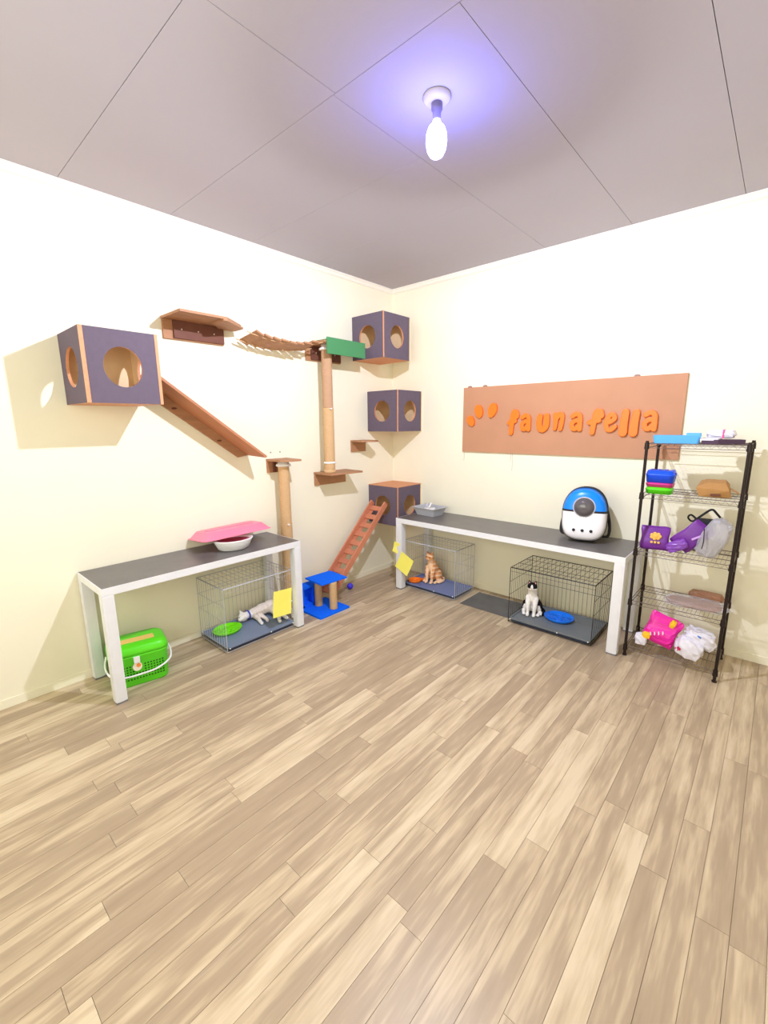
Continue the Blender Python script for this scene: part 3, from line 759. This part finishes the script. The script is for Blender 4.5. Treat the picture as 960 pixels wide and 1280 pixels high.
# ------------------------------------------------------------------ pink tray on white basin
def open_box(bm, w0, l0, w1, l1, h, r, t, mi=0, flare=0):
    o = lambda w_, l_, z: [(x, y, z) for x, y in rrect(w_, l_, r, 6)]
    L = [o(w0, l0, 0), o(w1, l1, h)]
    if flare: L.append(o(w1+flare, l1+flare, h+.002)); L.append(o(w1+flare, l1+flare, h+.006))
    L += [o(w1-t, l1-t, h+.006 if flare else h), o(w0-t*2, l0-t*2, t)]
    return loft(bm, L)
wb = thing('oval_basin', 'white oval plastic basin under the pink tray', 'basin', (.285, -2.16, .731), (0, 0, -.15))
bm = new(); lathe(bm, [(0, 0), (.08, 0), (.1, .012), (.122, .06), (.13, .075), (.132, .08), (.122, .081), (.116, .07), (.092, .016), (0, .01)], 40, sx=.85, sy=1.12)
link('basin_body', bm, WHITEP, wb, True)
link('inner_lining', lathe(new(), [(0, .0115), (.089, .0165), (.112, .064), (.1135, .0655), (.0, .02)], 40, sx=.85, sy=1.12), PINKP, wb, True)
pt = thing('litter_tray', 'shallow pink plastic tray resting upside down on the white basin', 'tray', (.155, -2.105, .8165), (.03, -.10, -.06))
bm = new(); open_box(bm, .24, .46, .31, .53, .045, .05, .006, flare=.02)
for v in bm.verts: v.co.z = .052-v.co.z
bmesh.ops.rotate(bm, verts=bm.verts, cent=(0, 0, 0), matrix=Matrix.Rotation(0, 3, 'X'))
link('tray_shell', bm, PINKP, pt, True)
bm = new(); box(bm, -.01, .01, -.19, .19, .051, .057, .002)
link('moulded_rib', bm, PINKP, pt)

# ------------------------------------------------------------------ grey litter pan on the longer table
gp = thing('litter_pan', 'grey rectangular pan with a white scoop inside, near the corner', 'litter pan', (.66, -.20, .731), (0, 0, -.08))
bm = new(); open_box(bm, .22, .17, .27, .22, .075, .025, .004, flare=.02)
link('pan', bm, GREYP, gp)
bm = new(); tube(bm, [(-.03, 0, .05), (0, 0, .085), (.01, .01, .12)], .008, 8)
lathe(bm, [(0, .03), (.04, .03), (.065, .06), (.06, .07), (0, .05)], 16, sy=.7)
link('scoop', bm, WHITEP, gp, True)

# ------------------------------------------------------------------ bubble backpack
bp_ = thing('cat_backpack', 'white and blue bubble backpack carrier standing on the longer table', 'pet backpack', (2.18, -.30, .7445), (-.07, 0, .22))
def outline(s, z0, hw, hh, cz, n=44, yv=0):
    P_ = []
    for k in range(n):
        a = 2*PI*k/n; c, d_ = math.cos(a), math.sin(a)
        e_ = 3.4 if d_ < 0 else 2.25
        rr = (abs(c)**e_+abs(d_)**e_)**(-1/e_)
        P_.append((s*hw*rr*c*(1.0 if d_ < 0 else 1.0), yv, cz+s*hh*rr*d_))
    return P_
hw, hh, cz = .158, .203, .203
def shell_loops(yoff, depth, ns=12, smin=.02):
    out = []
    for i in range(ns+1):
        s = 1-(1-smin)*i/ns
        out.append(outline(s, 0, hw, hh, cz, yv=yoff-depth*(1-s**4)**.5 if s < 1 else yoff))
    return out
bm = new(); loft(bm, shell_loops(-.02, .065), cap0=True, cap1=True)
split = .238
for f in bm.faces: pass
bmesh.ops.bisect_plane(bm, geom=bm.verts[:]+bm.edges[:]+bm.faces[:], plane_co=(0, 0, split), plane_no=(0, 0, 1))
bmesh.ops.bisect_plane(bm, geom=bm.verts[:]+bm.edges[:]+bm.faces[:], plane_co=(0, 0, split-.016), plane_no=(0, 0, 1))
def keep(bm, fn):
    b = bm.copy(); bmesh.ops.delete(b, geom=[f for f in b.faces if not fn(f.calc_center_median())], context='FACES'); return b
link('lower_shell', keep(bm, lambda c: c.z < split-.016), mat('shell_white', (244, 242, 248), .3), bp_, True)
link('seam_band', keep(bm, lambda c: split-.016 <= c.z < split), BLACKF, bp_, True)
link('upper_shell', keep(bm, lambda c: c.z >= split), mat('shell_blue', (0, 132, 246), .3), bp_, True); bm.free()
bm = new(); loft(bm, [outline(1.01, 0, hw, hh, cz, yv=-.0195), outline(1.03, 0, hw, hh, cz, yv=.03), outline(1.02, 0, hw, hh, cz, yv=.10), outline(.95, 0, hw, hh, cz, yv=.135), outline(.8, 0, hw, hh, cz, yv=.145)])
link('fabric_body', bm, BLACKF, bp_, True)
link('bubble_window', sphere(new(), (0, -.078, .262), .072, (1, .62, 1), 32), SMOKE, bp_, True)
link('bubble_ring', tube(new(), [(.074*math.cos(a), -.082, .262+.074*math.sin(a)) for a in [2*PI*k/36 for k in range(36)]], .005, 8, True), mat('ring_clear', (190, 188, 196), .2), bp_, True)
for x in (-.06, .0, .06):
    link('vent_button', lathe(new(), [(0, 0), (.0115, 0), (.009, .003), (0, .003)], 16, Matrix.Translation((x, -.0835, .085)) @ Matrix.Rotation(PI/2, 4, 'X')), BLACKF, bp_)
for s in (-1, 1):
    link('shoulder_strap', tube(new(), curve_pts([(s*.10, .14, .34), (s*.15, .165, .22), (s*.175, .15, .1), (s*.17, .13, .03), (s*.13, .13, .02)], 5), .011, 8), BLACKF, bp_, True)

# ------------------------------------------------------------------ blue cat tree and ball
ct = thing('cat_tree', 'bright blue felt cat tree with two tan rope posts', 'cat tree', (.33, -1.36, 0))
bm = new(); box(bm, -.17, .165, -.17, .17, 0, .018, .004)
link('base', bm, BLUEFELT, ct)
for x, y in ((-.06, -.0), (.095, .04)):
    prof = [(0, .0185)]
    for k in range(22): z = .0185+.245*k/22; prof += [(.0335, z), (.036, z+.005)]
    prof += [(.0335, .2655), (0, .2655)]
    p_ = link('post', lathe(new(), prof, 20), SISAL, ct, True, loc=(x, y, 0))
link('platform', box(new(), -.145, .105, -.085, .20, .266, .28, .004), BLUEFELT, ct, rot=(0, 0, -.06))
hb = new(); 
M = Matrix.Translation((-.143, -.075, .0185))
for a in ((-.035, -.02), (.045, .06)): pass
box(hb, -.045, .035, -.07, .085, 0, .02, .003, M=M); box(hb, -.045, .035, -.07, -.045, .0, .19, .003, M=M); box(hb, -.045, .035, .06, .085, .0, .19, .003, M=M)
box(hb, -.05, .04, -.075, .09, .17, .2, .005, M=M); box(hb, -.05, -.035, -.07, .085, 0, .19, .003, M=M)
link('blue_nook', hb, BLUEFELT, ct)
bm = new(); sphere(bm, (0, 0, .032), .032, seg=24)
bl_ = link('toy_ball', bm, mat('ball_purple', (66, 54, 214), .45), None, True, loc=(.165, -.865, 0))
tag(bl_, 'small purple-blue ball on the floor right of the blue cat tree', 'ball')

# ------------------------------------------------------------------ metal rack
RX0, RX1, RY0, RY1 = 2.585, 3.105, -.475, -.10
rk = thing('wire_rack', 'tall five-tier black wire rack by the right end of the table', 'rack', ((RX0+RX1)/2, (RY0+RY1)/2, 0))
ox, oy = (RX0+RX1)/2, (RY0+RY1)/2
SH = [1.50, 1.17, .78, .42, .08]
for x in (RX0, RX1):
    for y in (RY0, RY1):
        bm = new(); tube(bm, [(x-ox, y-oy, .012), (x-ox, y-oy, 1.515)], .0095, 12)
        for z in [.3+.1*k for k in range(12)]: tube(bm, [(x-ox, y-oy, z-.0015), (x-ox, y-oy, z+.0015)], .0102, 12)
        p_ = link('post', bm, BLACKM, rk)
        link('foot', lathe(new(), [(0, 0), (.014, 0), (.014, .01), (.008, .014), (0, .014)], 12), BLACKM, p_, loc=(x-ox, y-oy, 0))
        for z in SH: link('sleeve', lathe(new(), [(0.0105, -.03), (.015, -.03), (.013, .012), (.0105, .012)], 14), BLACKM, p_, loc=(x-ox, y-oy, z-.008))
for z in SH:
    bm = new(); x0, x1, y0, y1 = RX0-ox+.012, RX1-ox-.012, RY0-oy, RY1-oy
    for y in (y0, y1):
        tube(bm, [(x0, y, z-.004), (x1, y, z-.004)], .0026, 6); tube(bm, [(x0, y, z-.03), (x1, y, z-.03)], .002, 6)
        zz = [(x0+(x1-x0)*k/24, y, z-.004 if k % 2 else z-.03) for k in range(25)]; tube(bm, zz, .0011, 4)
    for x in (x0-.012, x1+.012):
        tube(bm, [(x, y0+.012, z-.004), (x, y1-.012, z-.004)], .003, 6); tube(bm, [(x, y0+.012, z-.03), (x, y1-.012, z-.03)], .003, 6)
    for k in range(1, 22): xx = x0+(x1-x0)*k/22; tube(bm, [(xx, y0, z-.001), (xx, y1, z-.001)], .001, 4)
    for q in (.33, .66): yy = y0+(y1-y0)*q; tube(bm, [(x0, yy, z-.004), (x1, yy, z-.004)], .0025, 5)
    link('wire_shelf', bm, mat('dull_wire', (112, 98, 90), .5, metal=.3), rk)

# things on the rack ------------------------------------------------
def lump(name, label, cat, loc, size, m, rz=0, seed=1, amp=.18, parent=None, tilt=(0, 0), fl=True, sub=14, pinch=0):
    """a crumpled soft bag: a rounded block with creased, faceted surface, sitting on z=0"""
    rnd = random.Random(seed); bm = new()
    bmesh.ops.create_cube(bm, size=2); bmesh.ops.subdivide_edges(bm, edges=bm.edges[:], cuts=5, use_grid_fill=True)
    ph = [(rnd.uniform(2, 6), rnd.uniform(2, 6), rnd.uniform(2, 6), rnd.uniform(0, 6)) for _ in range(5)]
    for v in bm.verts:
        c = v.co.copy(); l_ = c.length; mx = max(abs(c.x), abs(c.y), abs(c.z)); c = c.normalized()*(.45*l_/1.2+.62*mx) if l_ else c
        k = sum(abs(math.sin(a*c.x+b*c.y+g*c.z+p)) for a, b, g, p in ph)/5-.5
        c *= 1+amp*k*1.6+rnd.uniform(-amp, amp)*.25
        if pinch: f = 1-pinch*max(0, c.z); c.x *= f; c.y *= f
        v.co = Vector((c.x*size[0]/2, c.y*size[1]/2, c.z*size[2]/2))
    bmesh.ops.rotate(bm, verts=bm.verts, cent=(0, 0, 0), matrix=Euler((tilt[0], tilt[1], rz)).to_matrix())
    zm = min(v.co.z for v in bm.verts)
    for v in bm.verts: v.co.z = max(v.co.z-zm, size[2]*.0) if fl else v.co.z
    o = link(name, bm, m, parent)
    o.location = loc
    if label: tag(o, label, cat)
    return o
Z = [z+.0006 for z in SH]
# tier 1
bc = thing('blue_caddy', 'light blue long plastic caddy at left on the rack top', 'caddy', (2.735, -.415, Z[0]), (0, 0, .08))
bm = new(); open_box(bm, .24, .085, .255, .095, .05, .015, .005); link('caddy_body', bm, SKYP, bc)
bm = new(); box(bm, .05, .126, -.046, .046, .035, .066, .006); link('caddy_cover', bm, SKYP, bc)
bm = new(); box(bm, -.09, .035, -.022, .03, .0052, .042, .003); link('caddy_insert', bm, mat('indigo_insert', (78, 86, 170), .5), bc)
pk = thing('folded_pouch', 'dark folded pouch with pale lining right of the blue caddy', 'pouch', (2.955, -.36, Z[0]), (0, 0, .2))
bm = new(); prism(bm, [(-.1, -.06), (-.02, -.08), (.12, -.02), (.1, .05), (-.02, .08), (-.09, .04)], 0, .026)
link('pouch_flap', bm, mat('plum_cloth', (78, 56, 78), .8), pk)
bm = new(); prism(bm, [(-.11, -.065), (-.02, -.075), (-.0, .0), (-.08, .02)], .0265, .036, Matrix.Rotation(.08, 4, 'X')); link('pouch_lining', bm, WHITEB, pk)
pw = thing('white_packet', 'small white packet with a pink band on the rack top', 'packet', (2.95, -.30, Z[0]+.034))
lump('packet_body', None, None, (0, 0, -.006), (.15, .10, .055), WHITEB, seed=5, parent=pw, amp=.12)
link('pink_band', box(new(), .01, .018, -.052, .052, -.004, .051, .001), mat('band_pink', (250, 80, 150), .5), pw)
# tier 2 : stack of three tubs
for k, (nm, m_, h_, w_, z_) in enumerate((('lime green shallow tub at the bottom of the rack stack', LIME, .045, .155, 0), ('pink shallow tub between the blue and green tubs on the rack', mat('tub_pink', (214, 60, 140), .4), .03, .158, .0), ('royal blue tub on top of the rack stack', mat('tub_blue', (24, 82, 236), .35), .075, .165, 0))):
    zb = Z[1]+[0, .0455, .0762][k]
    t = thing('plastic_tub', nm, 'tub', (2.672, -.40, zb), group='stack of coloured tubs on the rack')
    bm = new(); w0 = w_*.93
    loft(bm, [[(x, y, z) for x, y in rrect(w_*s, w_*.8*s, .03, 5)] for s, z in ((.92, 0), (.98, h_*.6), (1.0, h_*.62), (1.0, h_*.7), (.95, h_*.72), (.9, h_))])
    link('tub_body', bm, m_, t, True)
    if k == 2:
        bm = new()
        for a in range(4): box(bm, -.07+a*.04, -.05+a*.04, -.055, .055, h_-.004, h_+.004, .002)
        link('lid_ridge', bm, m_, t)
        for s in (-1, 1): link('clip', box(new(), s*.078-.006, s*.078+.006, -.012, .012, h_*.55, h_*.85, .002), MATS['tub_blue'], t)
cb = thing('cardboard_box', 'crumpled brown cardboard box on the second tier of the rack', 'box', (2.955, -.31, Z[1]), (0, 0, .15))
bm = new(); loft(bm, [[(-.08, -.07, 0), (.085, -.065, 0), (.09, .07, 0), (-.075, .07, 0)], [(-.1, -.075, .055), (.07, -.085, .045), (.08, .06, .075), (-.07, .075, .085)], [(-.05, -.05, .085), (.05, -.06, .09), (.055, .04, .1), (-.04, .05, .1)]])
link('box_body', bm, CARD, cb)
bm = new(); prism(bm, [(0, -.05), (.06, -.04), (.05, .05), (0, .05)], 0, .004, Matrix.Translation((.075, 0, .05)) @ Matrix.Rotation(.5, 4, 'Y')); link('box_flap', bm, CARD, cb)
bm = new(); box(bm, -.03, .02, -.0855, -.0785, .008, .022, M=Matrix.Rotation(.1, 4, 'Z')); link('hand_slot', bm, DARKW_SHADE, cb)
# tier 3
b1 = thing('treat_bag', 'purple bag with a golden emblem standing at left on the third tier', 'bag', (2.675, -.39, Z[2]), (0, 0, .12), group='purple pet food bags on the rack')
def pouch(bm, w_, h_, d_, tilt=0, lean=0):
    L = []
    for k in range(9):
        t = k/8; dd = d_*(1-(2*t-1)**2*.55)*(1-.75*t*t); ww = w_*(1+.04*math.sin(9*t))
        L.append([(x+lean*t*h_, y*max(dd/d_, .06)+tilt*t*h_, t*h_+.006*math.sin(40*x)) for x, y in rrect(ww, d_, d_*.35, 4)])
    return loft(bm, L)
bm = new(); pouch(bm, .165, .155, .07, tilt=.12); 
zm = min(v.co.z for v in bm.verts)
for v in bm.verts: v.co.z -= zm
link('bag_body', bm, PURPLE, b1, True)
bm = new()
for k in range(7):
    a = 2*PI*k/7; sphere(bm, (.005+.024*math.cos(a), -.027, .1+.018*math.sin(a)), .011, (1.1, .35, 1), 8)
sphere(bm, (.005, -.0275, .1), .015, (1.2, .35, 1), 10)
for k in range(3): box(bm, -.022+k*.02, -.008+k*.02, -.037, -.031, .052, .066, .002)
link('emblem', bm, GOLD, b1, True)
b2 = thing('treat_bag', 'purple bag slumped to the right against the black harness', 'bag', (2.875, -.355, Z[2]), (0, 0, .0), group='purple pet food bags on the rack')
bm = new(); M = Matrix.Rotation(.75, 4, 'Y')
pouch(bm, .13, .21, .07)
for v in bm.verts: v.co = M @ v.co
zm = min(v.co.z for v in bm.verts)
for v in bm.verts: v.co.z = max(v.co.z-zm, 0)
for v in bm.verts: v.co.x -= .07
link('bag_body', bm, PURPLE, b2, True)
lump('bag_wrinkle', None, None, (-.07, -.045, 0), (.12, .05, .07), VIOLET, seed=9, parent=b2, amp=.2, tilt=(0, -.5))
bm = new(); box(bm, -.035, .03, -.004, .0, -.006, .006, M=Matrix.Translation((.035, -.037, .125)) @ Matrix.Rotation(-.6, 4, 'Y')); link('bag_print', bm, mat('lilac_print', (206, 160, 226), .5), b2)
hn = thing('pet_harness', 'black bag harness with a looped strap on the third tier', 'harness', (2.95, -.20, Z[2]))
bm = new(); loft(bm, [[(x, y, z) for x, y in rrect(w_, d_, .015, 3, cx=c_)] for w_, d_, z, c_ in ((.06, .06, 0, -.06), (.07, .06, .07, -.05), (.09, .07, .13, -.035), (.13, .07, .2, -.02), (.15, .05, .215, -.015))])
link('harness_body', bm, BLACKF, hn, True)
link('strap', tube(new(), curve_pts([(-.085, -.01, .2), (-.04, -.02, .25), (0, -.02, .285), (.03, -.02, .26), (.07, -.01, .205), (.04, 0, .19)], 5), .007, 8), BLACKF, hn, True)
link('strap', tube(new(), curve_pts([(-.08, .0, .21), (-.11, -.01, .235), (-.125, -.01, .215), (-.105, 0, .19), (-.08, 0, .2)], 4), .006, 8), BLACKF, hn, True)
gb = thing('plastic_bag', 'translucent grey plastic bag at right on the third tier', 'bag', (2.995, -.39, Z[2]))
lump('bag_film', None, None, (0, 0, 0), (.135, .10, .26), GREYFILM, seed=12, parent=gb, amp=.16, tilt=(0, .35))
link('drawstring', tube(new(), curve_pts([(-.05, -.07, .2), (-.045, -.075, .12), (-.05, -.07, .07)], 4), .003, 6), BLACKF, gb)
# tier 4
wr = thing('wrapped_pack', 'flat brown pack in clear film across the fourth tier', 'package', (2.93, -.33, Z[3]), (0, 0, .03))
lump('pack_core', None, None, (0, 0, 0), (.31, .16, .035), KRAFT, seed=21, parent=wr, amp=.12)
lump('film_wrap', None, None, (0.01, -.01, .0), (.34, .19, .05), CLEAR, seed=22, parent=wr, amp=.2)
wr2 = thing('wrapped_pack', 'thinner brown pack behind at the right of the fourth tier', 'package', (2.98, -.155, Z[3]), (0, 0, -.02))
lump('pack_core', None, None, (0, 0, 0), (.2, .08, .06), KRAFT, seed=25, parent=wr2, amp=.15)
# tier 5
mb = thing('litter_bag', 'magenta bag with yellow and white print on the lowest tier', 'bag', (2.745, -.36, Z[4]), (0, 0, .1))
bm = new(); pouch(bm, .19, .2, .11, tilt=.12); M = Matrix.Rotation(.32, 4, 'Y')
for v in bm.verts: v.co = M @ v.co
zm = min(v.co.z for v in bm.verts)
for v in bm.verts: v.co.z = max(v.co.z-zm, 0)
rnd = random.Random(3)
for v in bm.verts: v.co += Vector((rnd.uniform(-1, 1), rnd.uniform(-1, 1), 0))*.005
link('bag_body', bm, MAGENTA, mb)
lump('white_corner', None, None, (-.085, -.035, 0), (.075, .06, .085), WHITEB, seed=31, parent=mb, amp=.15)
lump('yellow_patch', None, None, (-.055, -.05, .06), (.05, .03, .05), YELLOWP, seed=32, parent=mb, amp=.1)
lump('yellow_tab', None, None, (.09, .0, .155), (.035, .04, .06), YELLOWP, seed=33, parent=mb, amp=.1, tilt=(0, .4))
bm = new()
for k in range(4): box(bm, -.02+k*.024, -.013+k*.024, -.066+k*.002, -.056+k*.002, .100+.004*k, .122+.004*k, .002, M=Matrix.Rotation(-.12, 4, 'Y'))
link('white_print', bm, WHITEP, mb)
wbg = thing('shopping_bag', 'knotted white plastic bag at right on the lowest tier', 'bag', (2.965, -.385, Z[4]), (0, 0, .1))
lump('bag_lower', None, None, (-.02, -.02, 0), (.155, .13, .14), WHITEB, seed=41, parent=wbg, amp=.13, tilt=(0, .3))
lump('bag_upper', None, None, (.03, .02, .085), (.16, .13, .10), WHITEB, seed=44, parent=wbg, amp=.3, tilt=(0, .2))
lump('bag_ear', None, None, (.085, .0, .07), (.06, .05, .07), WHITEB, seed=46, parent=wbg, amp=.3, tilt=(0, .6))
bm = new(); box(bm, -.012, .012, -.004, 0, -.008, .01, M=Matrix.Translation((-.075, -.075, .075)) @ Matrix.Rotation(-.6, 4, 'Z') @ Matrix.Rotation(.5, 4, 'Y'))
box(bm, -.02, .004, -.004, 0, -.022, -.012, M=Matrix.Translation((-.075, -.075, .075)) @ Matrix.Rotation(-.6, 4, 'Z') @ Matrix.Rotation(.5, 4, 'Y'))
link('red_print', bm, CRIM, wbg)
bm = new(); sphere(bm, (.02, -.035, .17), .02, (1.2, .5, .7), 10); link('blue_print', bm, INKBLUE, wbg, True)
